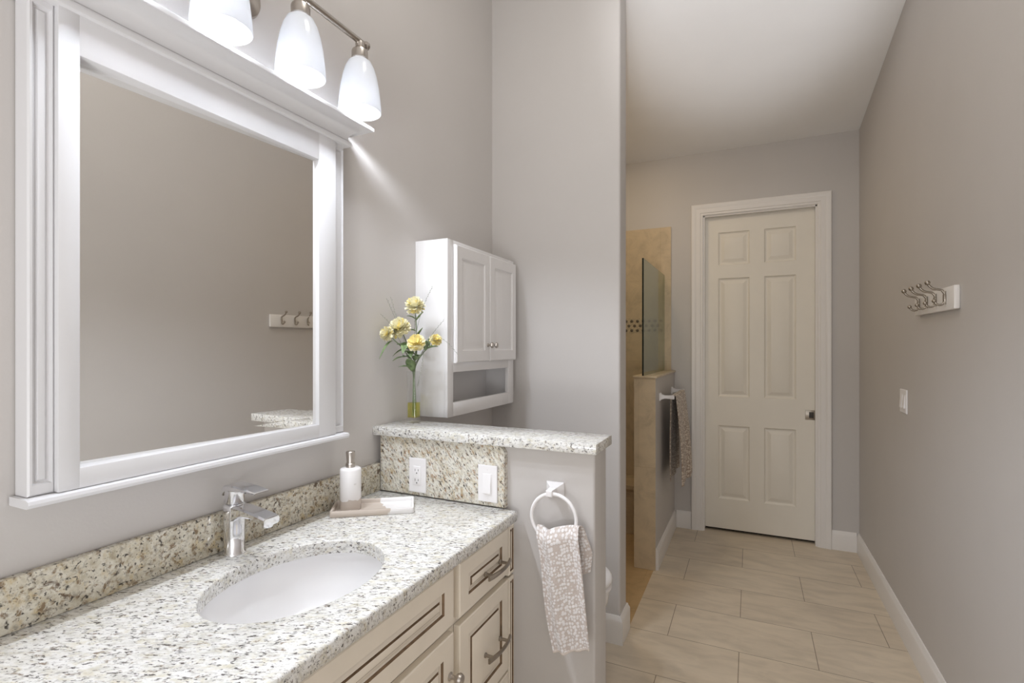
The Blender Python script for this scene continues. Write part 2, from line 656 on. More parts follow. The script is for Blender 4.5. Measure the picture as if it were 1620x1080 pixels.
# far wall round the door opening
DX0, DX1, DZ = -0.335, 0.436, 2.462
struct('wall_far', MB().box(XL, DX0, YF, YF + .12, 0, 3.3).box(DX1, XR, YF, YF + .12, 0, 3.3).box(DX0, DX1, YF, YF + .12, DZ, 3.3)
       .box(DX0 - .05, DX1 + .05, YF + .125, YF + .16, 0, DZ + .05), M['paint'], smooth=False)
# partition beside the toilet, its free end rounded
mb = MB()
r = 0.012
prof = [(XL, YT0), (XT - r, YT0)]
prof += [(XT - r + r * math.sin(a), YT0 + r - r * math.cos(a)) for a in lin(0, PI / 2, 6)[1:]]
prof += [(XT - r + r * math.cos(a), YT1 - r + r * math.sin(a)) for a in lin(0, PI / 2, 6)]
prof += [(XL, YT1)]
mb.prism(prof, 0, ZC, lambda a, b_, c: (a, b_, c))
struct('wall_partition', mb, M['paint'])
# low pony wall at the end of the vanity
PY0, PY1, PX = 1.545, 1.683, -0.437
mb = MB()
r = 0.008
prof = [(XL, PY0), (PX - r, PY0)]
prof += [(PX - r + r * math.sin(a), PY0 + r - r * math.cos(a)) for a in lin(0, PI / 2, 5)[1:]]
prof += [(PX - r + r * math.cos(a), PY1 - r + r * math.sin(a)) for a in lin(0, PI / 2, 5)]
prof += [(XL, PY1)]
mb.prism(prof, 0, 1.113, lambda a, b_, c: (a, b_, c))
struct('wall_pony', mb, M['paint'])
# shower half wall: painted body, tiled end and shower face
HX0, HX1, HY, HZ = -0.689, -0.552, 3.363, 1.236
struct('wall_shower', MB().box(HX0 + .012, HX1, HY + .012, YF, 0, HZ), M['paint'], smooth=False)
struct('wall_shower_tile', MB().box(HX0, HX1 - .001, HY, HY + .0119, 0, HZ), M['tile_xz'], smooth=False)
struct('wall_shower_lining', MB().box(HX0, HX0 + .0118, HY + .012, YF, 0, HZ), M['tile_yz'], smooth=False)
struct('trim_shower_cap', MB().box(HX0 - .008, HX1 + .010, HY - .008, YF, HZ, HZ + .014, .003), M['tile_xz'])
struct('wall_tile_far', MB().box(XL, -0.577, YF - .012, YF - .0002, HZ + .0145, 2.401).box(XL, HX0 - .0002, YF - .012, YF - .0002, 0, HZ + .0145), M['tile_xz'], smooth=False)
struct('wall_tile_left', MB().box(XL + .0002, XL + .012, YT1, YF - .012, 0, 2.401), M['tile_yz'], smooth=False)
struct('trim_mosaic', MB().box(XL + .012, -0.64, YF - .0135, YF - .0121, 1.548, 1.672), M['mosaic'], smooth=False)
mb = MB()
for rr, z in enumerate((1.648, 1.610, 1.572)):
    for k in range(14):
        x = -0.655 - 0.047 * k - (0.0235 if rr == 1 else 0)
        if x > XL + .03:
            mb.lathe([(0.0135, 0), (0.0135, -.002), (0.010, -.0035)], (x, YF - .0135, z), 'Y', 6)
struct('trim_mosaic_dots', mb, M['dot'])
struct('trim_shower_bench', MB().box(XL + .012, HX0 - .0005, 3.95, YF - .0125, 0, .34).box(XL + .012, HX0 - .0005, 3.935, YF - .0125, .34, .376, .004), M['tile_xz'], smooth=False)

# ceilings
zc = lambda y: 2.957 + 0.152 * (YF - y)
mb = MB()
mb.prism([(YT1 - .12, zc(YT1 - .12)), (YF + .12, zc(YF + .12)), (YF + .12, zc(YF + .12) + .1), (YT1 - .12, zc(YT1 - .12) + .1)], XL, XR, lambda a, b_, c: (c, a, b_))
struct('ceiling', mb, M['ceil'], smooth=False)
struct('ceiling_high', MB().box(XL - .1, XR + .1, -1.9, YT1, ZC, ZC + .1), M['ceil'], smooth=False)
struct('wall_header', MB().box(XT + .0005, XR - .0005, YT1 - .115, YT1 + .0, zc(YT1) + .105, ZC - .0005), M['paint'], smooth=False)


# baseboards
def bb_prof(h=0.135, th=0.016):
    return [(0, 0), (th, 0), (th, h - .028), (th - .003, h - .018), (th - .007, h - .012), (th - .009, h - .003), (th - .011, h), (0, h)]


def baseboard(name, p0, p1, mapf):
    struct(name, MB().prism(bb_prof(), p0, p1, mapf), M['trim'], angle=50)


baseboard('baseboard_right', -1.9, YF, lambda a, b_, c: (XR - a, c, b_))
baseboard('baseboard_far', 0.524, XR - .0165, lambda a, b_, c: (c, YF - a, b_))
baseboard('baseboard_far_inner', HX1 + .0165, -0.425, lambda a, b_, c: (c, YF - a, b_))
baseboard('baseboard_shower', HY + .013, YF, lambda a, b_, c: (HX1 + a, c, b_))
# partition baseboard wraps the free end
mb = MB()
rings = []
for (x, y) in ((XL + .02, None), (XT, None), (XT, 1), (XT, 2)):
    ring = []
    for a, h in bb_prof():
        if y is None:
            ring.append(((x if x < XT - .1 else x + a), YT0 - a, h))
        elif y == 1:
            ring.append((XT + a, YT1 + a, h))
    if ring:
        rings.append(ring)
rings.append([(XT - .04, YT1 + a, h) for a, h in bb_prof()])
mb.loops(rings)
struct('baseboard_partition', mb, M['trim'], angle=50)
baseboard('baseboard_toilet', PY1 + .001, YT0 - .017, lambda a, b_, c: (XL + a, c, b_))

# door: pocket slab, jamb, casing
JX0, JX1 = -0.3245, 0.425
mb = MB()
DY = 4.31
cols = ((-0.228, -0.006), (0.094, 0.305))
rows = ((2.075, 2.33), (1.05, 1.972), (0.254, 0.826))
panels = [(c0, c1, r0, r1) for c0, c1 in cols for r0, r1 in rows]
mb.board(-0.36, 0.428, 0.022, 2.47, 0.036, panels,
         [(0, 0, 0), (.004, -.007, 0), (.012, -.012, 0), (.020, -.012, 0), (.044, -.003, 0), (.047, -.002, 0)],
         lambda u, v, d: (u, DY - d, v))
door = struct('door_1', mb, M['door'], angle=20)
mb = MB()
mb.box(.364, .4275, DY - .003, DY + .004, .905, .975, .001)
mb.box(.379, .4275, DY - .0045, DY - .003, .912, .968, .0005)
mb.build('edge_pull', M['dnickel'], door, label='square dark nickel edge pull')
mb = MB().box(.388, .418, DY - .0056, DY - .0044, .918, .962, .0005)
mb.box(.392, .414, DY - .0085, DY - .0055, .921, .927, .001)
mb.build('recess', M['slot'], door)
struct('trim_door_gap', MB().box(JX0, JX1, DY + .05, YF + .124, 0, 2.46), M['black'], smooth=False)
# jambs: two strips each side with the pocket slot between
mb = MB()
mb.box(DX0 - .0, JX0, YF, DY - .006, 0, DZ).box(DX0, JX0 - .002, DY + .042, YF + .12, 0, DZ)
mb.box(JX1, DX1, YF, DY - .004, 0, DZ).box(JX1 + .003, DX1, DY - .004, YF + .12, 0, DZ)
mb.box(DX0, DX1, YF, DY - .004, 2.452, DZ + .0)
struct('trim_jamb', mb, M['trim'], smooth=False)
# mitred casing
cas = [(0, 0), (0, .008), (.006, .012), (.018, .012), (.022, .016), (.030, .017), (.052, .017), (.058, .020), (.068, .023), (.084, .023), (.088, .018), (.088, 0)]
mb = MB()
ix0, ix1, iz = JX0 - .0105, JX1 + .0105, 2.462
rings = []
rings.append([(ix0 - a, YF - d, 0) for a, d in cas])
rings.append([(ix0 - a, YF - d, iz + a) for a, d in cas])
rings.append([(ix1 + a, YF - d, iz + a) for a, d in cas])
rings.append([(ix1 + a, YF - d, 0) for a, d in cas])
mb.loops(rings)
struct('trim_door_casing', mb, M['trim'], angle=25)

# ------------------------------------------------------------------ vanity
VX = -0.712      # drawer-face plane
VY0, VY1 = 0.22, 1.5445
van = thing('vanity_cabinet', (-1.0, 0.88, 0), 'cream glazed vanity cabinet with drawers and doors under the speckled granite top', 'cabinet')
# carcass as an open-topped box (hollow under the sink)
fx = VX - .021
mb = MB()
mb.box(XL + .002, fx - .02, VY0, VY0 + .018, .09, .868)
mb.box(XL + .002, fx - .02, VY1 - .018, VY1, .0, .868)
mb.box(XL + .002, fx - .02, VY0, VY1, .09, .108)
mb.box(XL + .002, XL + .012, VY0, VY1, .09, .868)
mb.box(fx - .085, fx - .07, VY0, VY1, 0, .09)
for y0, y1 in ((VY0, .275), (.575, .597), (1.164, 1.194), (1.50, VY1)):
    mb.box(fx - .02, fx, y0, y1, .09, .868)
for z0, z1 in ((.852, .868), (.684, .704), (.09, .108)):
    mb.box(fx - .02, fx, VY0, VY1, z0, z1)
for z0, z1 in ((.384, .394),):
    mb.box(fx - .02, fx, 1.194, 1.50, z0, z1)
mb.box(fx - .06, fx - .0205, VY0 + .02, VY1 - .02, .11, .85)
mb.build('carcass', M['cream'], van, smooth=False)

GL = [(0, 0, 0), (.0022, -.007, 1), (.005, -.0085, 0), (.017, -.0045, 0), (.0195, -.0055, 1), (.021, -.001, 1), (.024, 0, 0)]
vf = lambda u, v, d: (VX + d, u, v)


def front(name, y0, y1, z0, z1, ins=.047):
    mb = MB().board(y0, y1, z0, z1, .020, [(y0 + ins, y1 - ins, z0 + ins * .95, z1 - ins * .95)], GL, vf)
    return mb.build(name, [M['cream'], M['glaze']], van, angle=20)


def bar_pull(parent, yc, z, name='pull'):
    mb = MB()
    L = .072
    n = 13
    rings = []
    for i in range(n):
        s = -1 + 2 * i / (n - 1)
        y = yc + L * s
        x = VX + .026 + .010 * (1 - s * s)
        hh = .0075 - .0022 * (1 - abs(s)) 
        th = .0035
        rings.append([(x - th, y, z - hh), (x + th * .4, y, z - hh), (x + th, y, z - hh * .5), (x + th, y, z + hh * .5), (x + th * .4, y, z + hh), (x - th, y, z + hh)])
    mb.loops(rings)
    for s in (-1, 1):
        yy = yc + s * .048
        mb.lathe([(.0075, -.0005), (.0075, .003), (.0048, .006), (.0048, .033)], (VX, yy, z), 'X', 14)
    return mb.build(name, M['dnickel'], parent, label='arched dark nickel bar pull')


def drawer_stack(y0, y1):
    for z0, z1 in ((.704, .853), (.393, .684), (.112, .384)):
        d = front('drawer', y0, y1, z0, z1)
        bar_pull(d, (y0 + y1) / 2 + .04, (z0 + z1) / 2 - .012)


drawer_stack(1.194, 1.500)
drawer_stack(.275, .575)
front('false_front', .597, 1.164, .704, .853)


def knob(parent, y, z):
    mb = MB()
    mb.lathe([(.011, -.0005), (.011, .002), (.007, .005), (.0055, .012), (.0065, .017), (.0125, .021), (.0155, .027), (.0155, .031), (.0125, .037), (.006, .040), (.002, .0405)], (VX, y, z), 'X', 24)
    return mb.build('knob', M['nickel'], parent, label='round brushed nickel knob')


d = front('door', .884, 1.164, .112, .684, .052)
knob(d, 1.143, .578)
d = front('door', .597, .878, .112, .684, .052)
knob(d, .618, .578)
# fluted corner post at the pony wall end
for z0, z1 in ((.692, .853), (.112, .684)):
    mb = MB().board(1.507, 1.5435, z0, z1, .020, [(1.5125, 1.538, z0 + .012, z1 - .012)],
                    [(0, 0, 0), (.0018, -.005, 1), (.004, -.006, 0), (.009, -.002, 1), (.0105, -.001, 0)], vf)
    mb.build('corner_post', [M['cream'], M['glaze']], van, angle=20)

# countertop with an oval cut-out
ZT = 0.905
SXc, SYc, SA, SB = -0.96, 0.88, 0.222, 0.168    # semi-axes along y and x
X0, X1, Y0, Y1 = XL + .0005, -0.690, 0.2, 1.5195
CR = .018


def outer(rad, x0, x1, y0, y1):
    """rounded-corner rectangle point hit from the sink centre at angle rad"""
    c, s = math.cos(rad), math.sin(rad)
    tx = ((x1 if c > 0 else x0) - SXc) / c if abs(c) > 1e-9 else 1e9
    ty = ((y1 if s > 0 else y0) - SYc) / s if abs(s) > 1e-9 else 1e9
    tt = min(tx, ty)
    return SXc + c * tt, SYc + s * tt


angs = [2 * PI * i / 160 for i in range(160)]
for x in (X0, X1):
    for y in (Y0, Y1):
        angs.append(math.atan2(y - SYc, x - SXc) % (2 * PI))
angs = sorted(set(round(a, 6) for a in angs))
corners = {round(math.atan2(y - SYc, x - SXc) % (2 * PI), 6): (x, y) for x in (X0, X1) for y in (Y0, Y1)}


def oring(ins, z):
    out = []
    for a in angs:
        x, y = corners.get(a, None) or outer(a, X0, X1, Y0, Y1)
        x = min(max(x, X0 + ins), X1 - ins)
        y = min(max(y, Y0 + ins), Y1 - ins)
        out.append((x, y, z))
    return out


def iring(ins, z):
    out = []
    for a in angs:
        c, s = math.cos(a), math.sin(a)
        k = 1 / math.sqrt((c / (SB + ins)) ** 2 + (s / (SA + ins)) ** 2)
        out.append((SXc + c * k, SYc + s * k, z))
    return out


mb = MB()
TH = .036
rings = [iring(0, ZT - TH), iring(0, ZT - .004), iring(.0012, ZT - .0012), iring(.004, ZT), oring(.006, ZT), oring(.0018, ZT - .0018), oring(0, ZT - .006), oring(0, ZT - TH + .004), oring(.004, ZT - TH), iring(0, ZT - TH)]
mb.loops(rings, False, False)
tag(mb.build('countertop', M['granite'], angle=60), 'polished cream speckled granite countertop with an oval sink cut-out on the vanity', 'countertop')

# undermount basin
mb = MB()
prof = [(1.07, -.0005), (1.07, -.012), (1.10, -.014), (1.08, -.05), (.98, -.11), (.75, -.148), (.4, -.165), (.12, -.170)]
ip = [(1.045, -.0005), (1.04, -.03), (1.0, -.065), (.90, -.105), (.70, -.137), (.40, -.152), (.12, -.156), (.1, -.157)]
zb = ZT - TH - .0003


def sring(k, h, n=72):
    return [(SXc + SB * k * math.cos(2 * PI * i / n), SYc + SA * k * math.sin(2 * PI * i / n), zb + h) for i in range(n)]


mb.loops([sring(k, h) for k, h in reversed(prof)] + [sring(k, h) for k, h in ip], True, True)
sink = mb.build('sink', M['ceramic'], angle=60)
tag(sink, 'white oval undermount sink basin set below the granite countertop', 'sink')
MB().lathe([(.024, 0), (.024, .003), (.018, .004), (.015, .0015)], (SXc, SYc, zb - .1568), 'Z', 24).build('drain', M['chrome'], sink, label='chrome drain')

# backsplashes
tag(MB().box(XL + .0005, XL + .0205, Y0, 1.5195, ZT + .0003, 1.007, .0018).build('backsplash', M['granite2']),
    'low granite backsplash strip along the wall behind the faucet', 'backsplash')
mb = MB()
x0, x1, z0, z1, r = XL + .021, -0.737, ZT + .0003, 1.1128, .035
pr = [(x0, z0), (x1, z0), (x1, z1 - r)] + [(x1 - r + r * math.cos(a), z1 - r + r * math.sin(a)) for a in lin(0, PI / 2, 8)[1:]] + [(x0, z1)]
tmp = bmesh.new()
v0 = [tmp.verts.new((a, 1.5202, b_)) for a, b_ in pr]
v1 = [tmp.verts.new((a, 1.5447, b_)) for a, b_ in pr]
tmp.faces.new(v0)
tmp.faces.new(list(reversed(v1)))
for i in range(len(pr)):
    tmp.faces.new([v0[i], v1[i], v1[(i + 1) % len(pr)], v0[(i + 1) % len(pr)]])
bmesh.ops.recalc_face_normals(tmp, faces=tmp.faces[:])
ed = [e for e in tmp.edges if all(abs(v.co.y - 1.5202) < 1e-6 for v in e.verts) and e.verts[0].co.x > x0 + .01 or e.verts[1].co.x > x0 + .01 and all(abs(v.co.y - 1.5202) < 1e-6 for v in e.verts)]
bmesh.ops.bevel(tmp, geom=ed, offset=.004, segments=3, profile=0.5, affect='EDGES')
mb.merge(tmp)
tag(mb.build('backsplash', M['granite3'], angle=50), 'tall granite backsplash panel with outlet and switch under the pony wall ledge', 'backsplash')
tag(MB().box(XL + .0005, -0.420, 1.499, 1.690, 1.1133, 1.145, .0022).build('ledge', M['granite']),
    'granite ledge slab capping the pony wall with the flower vase on it', 'ledge')


# outlet, switches
def plate_on_pony(name, xc, zc_, label, cat):
    o = thing(name, (xc, 1.5200, zc_ - .062), label, cat)
    mb = MB()
    W, H = .0365, .0615
    y = 1.5200
    mb.loops([[(xc - W * k, y - d, zc_ - H * q), (xc + W * k, y - d, zc_ - H * q), (xc + W * k, y - d, zc_ + H * q), (xc - W * k, y - d, zc_ + H * q)] for k, q, d in ((1, 1, 0.0002), (1, 1, .0025), (.975, .985, .0045), (.90, .94, .0058))], False, True)
    mb.build('cover_plate', M['plastic'], o, angle=20)
    return o, y - .0058


o, yp = plate_on_pony('outlet', -1.0805, .9795, 'white duplex outlet on the granite backsplash nearer the soap dispenser', 'outlet')
xc, zc_ = -1.0805, .9795
rc = MB().box(xc - .0165, xc + .0165, yp - .003, yp + .001, zc_ - .033, zc_ + .033, .0008).build('receptacle', M['plastic'], o)
mb = MB()
for dz in (-.0175, .0175):
    for dx, hh in ((-.0065, .0042), (.0065, .0034)):
        mb.box(xc + dx - .0009, xc + dx + .0009, yp - .0034, yp - .0026, zc_ + dz + .002 - hh, zc_ + dz + .002 + hh)
    mb.lathe([(.0024, 0), (.0024, -.0008)], (xc, yp - .0028, zc_ + dz - .0085), 'Y', 10)
mb.build('slot', M['slot'], rc)

o, yp = plate_on_pony('light_switch', -0.7975, .9815, 'white rocker light switch on the granite backsplash near the counter end', 'switch')
xc, zc_ = -0.7975, .9815
MB().box(xc - .0175, xc + .0175, yp - .0012, yp + .001, zc_ - .034, zc_ + .034, .0006).build('switch_frame', M['plastic'], o)
mb = MB()
mb.prism([(zc_ - .031, yp + .001), (zc_ - .031, yp - .0065), (zc_ - .004, yp - .0058), (zc_ + .031, yp - .0015), (zc_ + .031, yp + .001)], xc - .0145, xc + .0145, lambda a, b_, c: (c, b_, a))
mb.build('rocker', M['plastic'], o, angle=15)
for dz in (-.048, .048):
    MB().lathe([(.0028, .0012), (.0028, -.0004), (.0018, -.0009)], (xc, yp - .0001, zc_ + dz), 'Y', 10).build('screw', M['plastic'], o)

# double switch on the wall by the hooks
o = thing('light_switch', (XR, 3.113, 1.11), 'white wall switch plate below the hook rack on the bare greige wall', 'switch')
mb = MB()
yc, zc_, W, H = 3.113, 1.170, .0575, .058
mb.loops([[(XR - d, yc - W * k, zc_ - H * q), (XR - d, yc + W * k, zc_ - H * q), (XR - d, yc + W * k, zc_ + H * q), (XR - d, yc - W * k, zc_ + H * q)] for k, q, d in ((1, 1, .0002), (1, 1, .003), (.96, .96, .006))], False, True)
mb.build('cover_plate', M['plastic'], o, angle=20)
for dy in (-.023, .023):
    mb = MB()
    x = XR - .006
    mb.prism([(zc_ - .033, x + .001), (zc_ - .033, x - .0065), (zc_, x - .0045), (zc_ + .033, x - .001), (zc_ + .033, x + .001)], yc + dy - .0165, yc + dy + .0165, lambda a, b_, c: (b_, c, a))
    mb.build('rocker', M['plastic'], o, angle=15)

# ------------------------------------------------------------------ mirror
FX = -1.208      # stile face
mir = thing('wall_mirror', (-1.24, .89, 1.14), 'large mirror in a white frame with a deep crown on the vanity wall', 'mirror')
gy0, gy1, gz0, gz1 = .559, 1.180, 1.199, 2.018
mb = MB()
sy0, sy1 = .523, 1.251
bk = -1.2665
mb.box(bk, FX, sy0, gy0, 1.158, 2.105, .0018)
mb.box(bk, FX, gy1, sy1, 1.158, 2.105, .0018)
mb.box(bk, FX, gy0 - .002, gy1 + .002, 1.158, gz0, .0018)
mb.box(bk, FX, gy0 - .002, gy1 + .002, gz1, 2.105, .0018)
mb.build('frame', M['white'], mir)
# pilasters each side, with a sunk moulded strip
PXf = -1.2205
for y0, y1 in ((.482, sy0), (sy1, 1.300)):
    mb = MB()
    mb.board(y0, y1, 1.158, 2.105, PXf - bk, [(y0 + .007, y1 - .004, 1.178, 2.088)],
             [(0, 0, 0), (.0025, -.007, 0), (.006, -.008, 0), (.010, -.004, 0), (.0125, -.0035, 0)], lambda u, v, d: (PXf + d, u, v))
    mb.build('pilaster', M['white'], mir, angle=20)
# sill
mb = MB()
prs = [(bk, 1.1405), (-1.203, 1.1405), (-1.197, 1.1425), (-1.195, 1.1485), (-1.197, 1.1545), (-1.203, 1.157), (bk, 1.157)]
mb.prism(prs, .473, 1.2985, lambda a, b_, c: (a, c, b_))
mb.build('sill', M['white'], mir, angle=35)
# crown: bead, cove, fillet - mitred returns
cr = [(.000, 2.098), (.016, 2.098), (.021, 2.101), (.023, 2.108), (.021, 2.114), (.014, 2.117), (.013, 2.120)]
for a in lin(0, PI / 2, 9):
    cr.append((.014 + .052 * (1 - math.cos(a)), 2.121 + .040 * math.sin(a)))
cr += [(.072, 2.161), (.073, 2.163), (.073, 2.171), (.071, 2.173), (.0, 2.173)]
rings = []
cx = -1.2205
cy0, cy1 = .482, 1.290
for k, (bx, yy, sx, sy) in enumerate(((bk, cy0, 0, -1), (cx, cy0, 1, -1), (cx, cy1, 1, 1), (bk, cy1, 0, 1))):
    rings.append([((bx + p * sx) if sx else bk, yy + p * sy, z) for p, z in cr])
mb = MB().loops(rings, True, True)
mb.box(bk, cx + .001, cy0 - .001, cy1 + .001, 2.099, 2.1725)
mb.build('crown', M['white'], mir, angle=35)
# glass with a bevelled border, leaning a touch within the frame
mb = MB()
tilt = math.radians(2.2)
yr, xr_ = gy1, -1.2225


def gp(y, z, d=0.0):
    s = y - yr
    return (xr_ + s * math.sin(tilt) + d * math.cos(tilt), yr + s * math.cos(tilt) - d * math.sin(tilt), z)


e = .003
o0 = [(gy0 - e, gz0 - e), (gy1 + .001, gz0 - e), (gy1 + .001, gz1 + e), (gy0 - e, gz1 + e)]
bv = .024
o1 = [(gy0 + bv, gz0 + bv), (gy1 - bv, gz0 + bv), (gy1 - bv, gz1 - bv), (gy0 + bv, gz1 - bv)]
mb.loops([[gp(y, z, -.003) for y, z in o0], [gp(y, z, .0004) for y, z in o0], [gp(y, z, 0) for y, z in o1]], True, True)
mb.build('glass', M['mirror'], mir, smooth=False)

# ------------------------------------------------------------------ vanity light
LX = -1.153
lys = (.58, .82, 1.058, 1.300)
vl = thing('vanity_light', (XL, .93, 2.40), 'brushed nickel bar light with white bell glass shades over the mirror', 'light')
mb = MB()
mb.lathe([(.060, .0003), (.060, .006), (.056, .014), (.040, .020), (.012, .022)], (XL, .955, 2.405), 'X', 40)
mb.build('backplate', M['nickel'], vl)
mb = MB()
mb.tube(bez([(XL + .02, .955, 2.405), (XL + .07, .950, 2.412), (LX - .008, .93, 2.433)], 6), .011, 14)
mb.build('arm', M['nickel'], vl)
mb = MB()
mb.tube([(LX, lys[0] - .03, 2.433), (LX, lys[-1] + .022, 2.433)], .0095, 16)
mb.lathe([(.009, .0), (.0145, .003), (.0145, .012), (.008, .018)], (LX, lys[-1] + .022, 2.433), 'Y', 16)
mb.build('bar', M['nickel'], vl)
for y in lys:
    mb = MB()
    mb.lathe([(.0135, .050), (.0145, .043), (.0145, .034), (.010, .030), (.010, .026), (.024, .024), (.026, .018), (.026, -.004), (.0235, -.006)], (LX, y, 2.380), 'Z', 24)
    mb.build('socket', M['nickel'], vl)
    mb = MB()
    outr = [(.026, .168), (.036, .160), (.046, .140), (.054, .112), (.0605, .078), (.065, .040), (.068, .0)]
    inn = [(.0655, .0), (.0622, .040), (.0577, .078), (.0512, .112), (.0432, .1385), (.034, .157), (.024, .164)]
    mb.lathe(outr + [(.0672, -.0015), (.0664, -.0015)] + inn, (LX, y, 2.204), 'Z', 48, False, False)
    sh = mb.build('shade', M['shade'], vl, angle=80, label='white opal bell glass shade')
    mb = MB()
    mb.lathe([(.002, -.0325), (.012, -.0302), (.021, -.0247), (.028, -.0162), (.0318, -.005), (.0318, .006), (.028, .019), (.021, .032), (.0155, .046), (.0135, .062), (.0135, .118)], (LX, y, 2.245), 'Z', 28)
    mb.build('bulb', M['bulb'], sh, angle=80, label='lit white globe bulb')
    sp = lamp('bulb_light', 'SPOT', (LX, y, 2.209), BULB_W, (0.84, 0.90, 1.0), 0.031)
    sp.data.spot_size = math.radians(156)
    sp.data.spot_blend = 0.5

# ------------------------------------------------------------------ faucet
fa = thing('faucet', (-1.205, .895, ZT), 'polished chrome single-lever faucet standing behind the oval sink', 'faucet')
FXc, FYc = -1.212, .897


def rrect(xa, xb, yh, z, r, n=5, yc=FYc):
    pts = []
    for cx_, cy_, a0 in ((xb - r, yc + yh - r, 0), (xa + r, yc + yh - r, PI / 2), (xa + r, yc - yh + r, PI), (xb - r, yc - yh + r, 1.5 * PI)):
        for i in range(n):
            a = a0 + PI / 2 * i / (n - 1)
            pts.append((cx_ + r * math.cos(a), cy_ + r * math.sin(a), z))
    return pts


mb = MB()
h = .023
mb.loops([rrect(FXc - h - .003, FXc + h + .003, h + .003, ZT + .0003, .022), rrect(FXc - h - .003, FXc + h + .003, h + .003, ZT + .004, .022),
          rrect(FXc - h, FXc + h, h, ZT + .007, .020), rrect(FXc - h, FXc + h, h, ZT + .06, .019), rrect(FXc - h - .001, FXc + h + .001, h + .001, ZT + .11, .019),
          rrect(FXc - h - .001, FXc + h + .001, h + .001, ZT + .128, .019), rrect(FXc - h + .001, FXc + h - .001, h - .001, ZT + .1305, .018)])
mb.build('body', M['chrome'], fa, angle=50)
mb = MB()
rings = []
for x, zt, zb_, hw in ((-1.200, .128, .085, .021), (-1.185, .128, .096, .0215), (-1.165, .1265, .104, .022), (-1.13, .1225, .105, .0225), (-1.095, .117, .100, .023), (-1.076, .113, .093, .023), (-1.0745, .111, .094, .0225)):
    r = .004
    rings.append([(x, FYc - hw, ZT + zb_ + r), (x, FYc - hw + r, ZT + zb_), (x, FYc + hw - r, ZT + zb_), (x, FYc + hw, ZT + zb_ + r), (x, FYc + hw, ZT + zt - r), (x, FYc + hw - r, ZT + zt), (x, FYc - hw + r, ZT + zt), (x, FYc - hw, ZT + zt - r)])
mb.loops(rings)
mb.lathe([(.013, .004), (.013, -.008), (.011, -.010)], (-1.090, FYc, ZT + .096), 'Z', 20)
mb.build('spout', M['chrome'], fa, angle=30)
mb = MB()
mb.loops([rrect(FXc - h + .002, FXc + h - .002, h - .002, ZT + .1315, .018), rrect(FXc - h + .001, FXc + h - .001, h - .001, ZT + .134, .018), rrect(FXc - h + .001, FXc + h - .001, h - .001, ZT + .166, .018)])
rings = []
for x, zt, zb_, hw in ((FXc - h, .172, .150, .019), (FXc - h + .012, .179, .160, .0225), (FXc, .1815, .164, .0235), (-1.18, .1805, .1665, .0235), (-1.14, .1765, .168, .0225), (-1.112, .1725, .1675, .021), (-1.1105, .171, .168, .0205)):
    r = min(.003, (zt - zb_) * .4)
    rings.append([(x, FYc - hw, ZT + zb_ + r), (x, FYc - hw + r, ZT + zb_), (x, FYc + hw - r, ZT + zb_), (x, FYc + hw, ZT + zb_ + r), (x, FYc + hw, ZT + zt - r), (x, FYc + hw - r, ZT + zt), (x, FYc - hw + r, ZT + zt), (x, FYc - hw, ZT + zt - r)])
mb.loops(rings)
mb.build('lever', M['chrome'], fa, angle=30)

# ------------------------------------------------------------------ tray and soap dispenser
A = Vector((-1.188, 1.202, ZT))
B = Vector((-0.978, 1.353, ZT))
ux = (B - A).normalized()
uy = Vector((-ux.y, ux.x, 0))
Lt, Wt = (B - A).length, .125
mb = MB()


def tr_ring(ins, h, r=.006, n=4):
    pts = []
    for cx_, cy_, a0 in ((Lt - ins - r, Wt - ins - r, 0), (ins + r, Wt - ins - r, PI / 2), (ins + r, ins + r, PI), (Lt - ins - r, ins + r, 1.5 * PI)):
        for i in range(n):
            a = a0 + PI / 2 * i / (n - 1)
            q = A + ux * (cx_ + r * math.cos(a)) + uy * (cy_ + r * math.sin(a))
            pts.append((q.x, q.y, ZT + h))
    return pts


mb.loops([tr_ring(.002, .0004), tr_ring(0, .003), tr_ring(0, .0185), tr_ring(.0012, .020), tr_ring(.0065, .020), tr_ring(.008, .0185), tr_ring(.010, .0085), tr_ring(.013, .007)])
tag(mb.build('tray', M['tray'], angle=40), 'small rectangular white and beige tray under the soap dispenser', 'tray')

SO = A + ux * .056 + uy * .064
sd = thing('soap_dispenser', (SO.x, SO.y, ZT + .0072), 'white soap dispenser with a beige dipped base and metal pump on the tray', 'soap dispenser')
zb_ = ZT + .0074
mb = MB()
R = .0335
mb.lathe([(R - .002, 0), (R, .002), (R, .128), (R - .0015, .132), (R - .006, .135), (.012, .136)], (SO.x, SO.y, zb_), 'Z', 40)
bt = mb.build('bottle', M['bottle'], sd, angle=50)
# faint grey printed word, too small to read
mb = MB()
a0 = math.atan2(-SO.y, -SO.x) + .33
for k in range(4):
    a = a0 + k * .062
    for (da, z0, z1) in ((-.022, .0835, .0885), (.0, .0835 if k % 2 else .086, .0885)):
        q0, q1 = a + da, a + da + .012
        rr = R + .00025
        mb.face([mb.bm.verts.new((SO.x + rr * math.cos(x), SO.y + rr * math.sin(x), zb_ + z)) for x, z in ((q0, z0), (q1, z0), (q1, z1), (q0, z1))])
mb.build('print', M['nickel'], bt, smooth=False)
mb = MB()
mb.lathe([(.0150, .0), (.0150, .012), (.0135, .014), (.0125, .0145), (.0120, .017), (.0145, .046), (.0145, .050), (.013, .0515)], (SO.x, SO.y, zb_ + .1355), 'Z', 28)
mb.build('pump', M['nickel'], sd, label='brushed metal pump')

